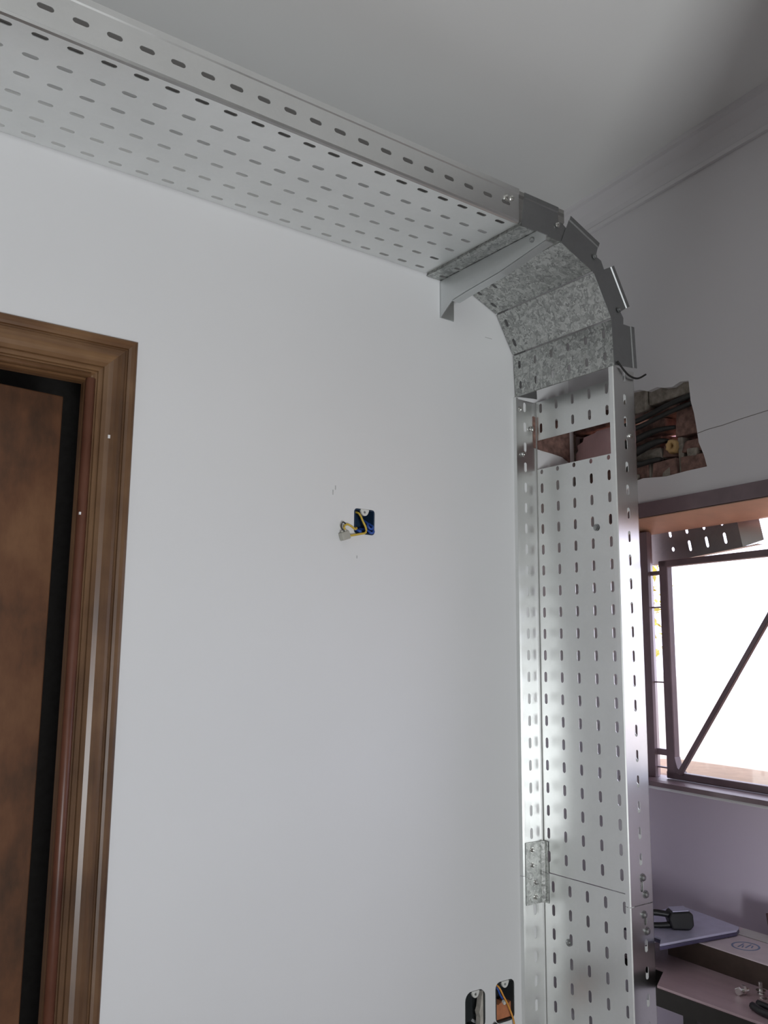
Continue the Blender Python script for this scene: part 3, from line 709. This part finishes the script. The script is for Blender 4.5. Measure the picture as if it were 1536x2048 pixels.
def desk_things():
    # flat carton with an oval logo
    t = empty('carton', (2.3, -.6, DZ)); tag(t, 'flat brown carton with an oval blue logo on its pale lid', 'box')
    def part(name, mb, mat, root=t, **k): return keep(mb.build(name, mat, None, **k), root)
    rot = math.radians(-3)
    def T(x, y, z): return (2.207+x*math.cos(rot)-y*math.sin(rot), -.347+x*math.sin(rot)+y*math.cos(rot), DZ+z)
    L, Wd, Hh = -.50, .215, .058
    part('carton_body', MB().box((0, L, 0), (Wd, 0, Hh), T), 'carton')
    part('carton_lid', MB().box((-.001, L-.001, Hh), (Wd+.001, .001, Hh+.003), T), 'carton_top')
    c = (.078, -.196); n = 28; m = MB(); vs = []
    for (a, b) in ((.038, .036), (.033, .031)): vs += [T(c[0]+a*math.cos(2*PI*k/n), c[1]+b*math.sin(2*PI*k/n), Hh+.0034) for k in range(n)]
    m.add(vs, [(k, (k+1) % n, n+(k+1) % n, n+k) for k in range(n)])
    for (dx, dy, w, h) in ((-.004, -.012, .036, .004), (-.008, -.003, .018, .004), (.006, .004, .036, .004), (.010, .013, .018, .004)):
        m.add([T(c[0]+dx-w/2, c[1]-dy-h/2-.004, Hh+.0034), T(c[0]+dx+w/2, c[1]-dy-h/2+.004, Hh+.0034), T(c[0]+dx+w/2, c[1]-dy+h/2+.004, Hh+.0034), T(c[0]+dx-w/2, c[1]-dy+h/2-.004, Hh+.0034)], [(0, 1, 2, 3)])
    part('logo', m, 'logo', solid=.0004)
    # paper sheet along the back of the carton
    o = MB().prism([(.150, -.12), (.208, -.10), (.208, -.40), (.150, -.42)], lambda p, q, h: T(p, q, h), Hh+.0042, Hh+.0055).build('paper_sheet', 'paper'); tag(o, 'white paper strip lying at the back of the carton', 'paper')
    # closed laptop resting on the end of the carton
    z = DZ+Hh+.0045
    t2 = empty('laptop', (2.2, -.36, z)); tag(t2, 'closed silver blue laptop resting askew on the carton end', 'laptop')
    base = [(2.047, -.441), (2.33, -.486), (2.365, -.472), (2.410, -.255), (2.395, -.245), (2.115, -.235), (2.094, -.410)]
    bo = [(p*1.0, q) for p, q in base]
    part('laptop_base', MB().prism(bo, lambda p, q, h: (p, q, h), z, z+.009), 'lap_e', t2, bevel=.002)
    part('laptop_lid', MB().prism(bo, lambda p, q, h: (p, q, h), z+.0095, z+.016), 'lap', t2, bevel=.002)
    part('foot', MB().tube([(2.305, -.470, z-.0035), (2.305, -.470, z)], .008, 10), 'black', t2)
    # black handheld device with handle
    zz = z+.016
    t3 = empty('handheld_tool', (2.2, -.38, zz)); tag(t3, 'black handheld tool with a looped grip on the laptop', 'tool')
    def D(x, y, h): 
        a = math.radians(38); return (2.205+x*math.cos(a)+y*math.sin(a), -.385+x*-math.sin(a)*-1*-1+y*math.cos(a), zz+h)
    part('body', MB().prism([(-.020, .001), (.030, .001), (.040, .012), (.038, .042), (.028, .050), (-.022, .046), (-.03, .03)], lambda p, q, h: D(p, h, q), -.02, .03), 'black', t3, bevel=.004)
    part('top_strip', MB().prism([(-.018, .0475), (.026, .0505), (.026, .053), (-.018, .050)], lambda p, q, h: D(p, h, q), -.018, .028), 'lap', t3)
    part('grip', MB().tube(smoothcurve([D(-.02, 0, .036), D(-.06, .005, .040), D(-.10, .01, .036), D(-.112, .012, .020), D(-.09, .01, .006), D(-.05, .005, .006), D(-.02, 0, .010)], 5), .0085, 8), 'black', t3, smooth=True)
    part('knob', MB().tube([D(-.078, .018, .045), D(-.078, .018, .062), D(-.078, .018, .066)], [.014, .014, .009], 12), 'lap_e', t3)
    # maroon folder standing at the frame edge
    o = MB().prism([(2.395, -.545), (2.415, -.548), (2.425, -.68), (2.40, -.685)], lambda p, q, h: (p+(h-.68)*.25, q+(h-.68)*.3, h), .6825, .74).build('folder', 'maroon', bevel=.002); tag(o, 'dark maroon folder standing on the carton at its right', 'folder')
    # bolts and nut
    def hexb(name, x, y, up, label):
        r_ = empty(name, (x, y, DZ)); tag(r_, label, 'bolt', 'loose bolts on the desk')
        m = MB(); n = 6; hx = [(.010*math.cos(PI/3*k), .010*math.sin(PI/3*k)) for k in range(6)]
        if up:
            m.prism(hx, lambda p, q, h: (p, q, h), 0, .007); m.build('bolt_head', 'bolt', r_, bevel=.001)
            MB().tube([(0, 0, .007), (0, 0, .032)], .0048, 10).build('shank', 'bolt', r_)
            MB().tube([(0, 0, .012), (0, 0, .0135)], .012, 12).build('washer', 'bolt', r_)
        else:
            m.prism(hx, lambda p, q, h: (h, q, p+.0092), -.012, -.004); m.build('bolt_head', 'bolt', r_, bevel=.001)
            MB().tube([(-.004, 0, .0092), (.020, -.008, .0092)], .0048, 10).build('shank', 'bolt', r_)
            MB().tube([(.004, -.002, .0115), (.010, -.005, .0115)], .0112, 6).build('nut', 'bolt', r_)
    hexb('bolt', 2.105, -.635, False, 'zinc bolt lying on its side on the desk')
    hexb('bolt', 2.140, -.668, True, 'zinc bolt standing on its head on the desk')
    m = MB(); n = 6; c = []
    for r0, h in ((.010, 0), (.010, .007), (.0055, .007), (.0055, 0)): c += [(2.113+r0*math.cos(PI/3*k), -.692+r0*math.sin(PI/3*k), DZ+h) for k in range(n)]
    m.add(c, [(i*n+k, i*n+(k+1) % n, ((i+1) % 4)*n+(k+1) % n, ((i+1) % 4)*n+k) for i in range(4) for k in range(n)])
    tag(m.build('nut', 'bolt'), 'loose hexagonal nut lying next to the upright bolt', 'nut')
    # dark tool at the bottom edge
    t4 = empty('pliers', (2.05, -.74, DZ)); tag(t4, 'black handled pliers lying at the desk front edge', 'pliers')
    part('handle', MB().tube(smoothcurve([(2.065, -.705, DZ+.0095), (2.06, -.745, DZ+.0095), (2.05, -.805, DZ+.0095)], 4), .009, 8), 'black', t4, smooth=True)
    part('handle', MB().tube(smoothcurve([(2.042, -.705, DZ+.0095), (2.025, -.745, DZ+.0095), (2.025, -.805, DZ+.0095)], 4), .009, 8), 'black', t4, smooth=True)
    part('jaw', MB().prism([(2.030, -.80), (2.058, -.80), (2.053, -.855), (2.038, -.855)], lambda p, q, h: (p, q, h), DZ+.003, DZ+.016), 'zinc_dark', t4)
desk_things()
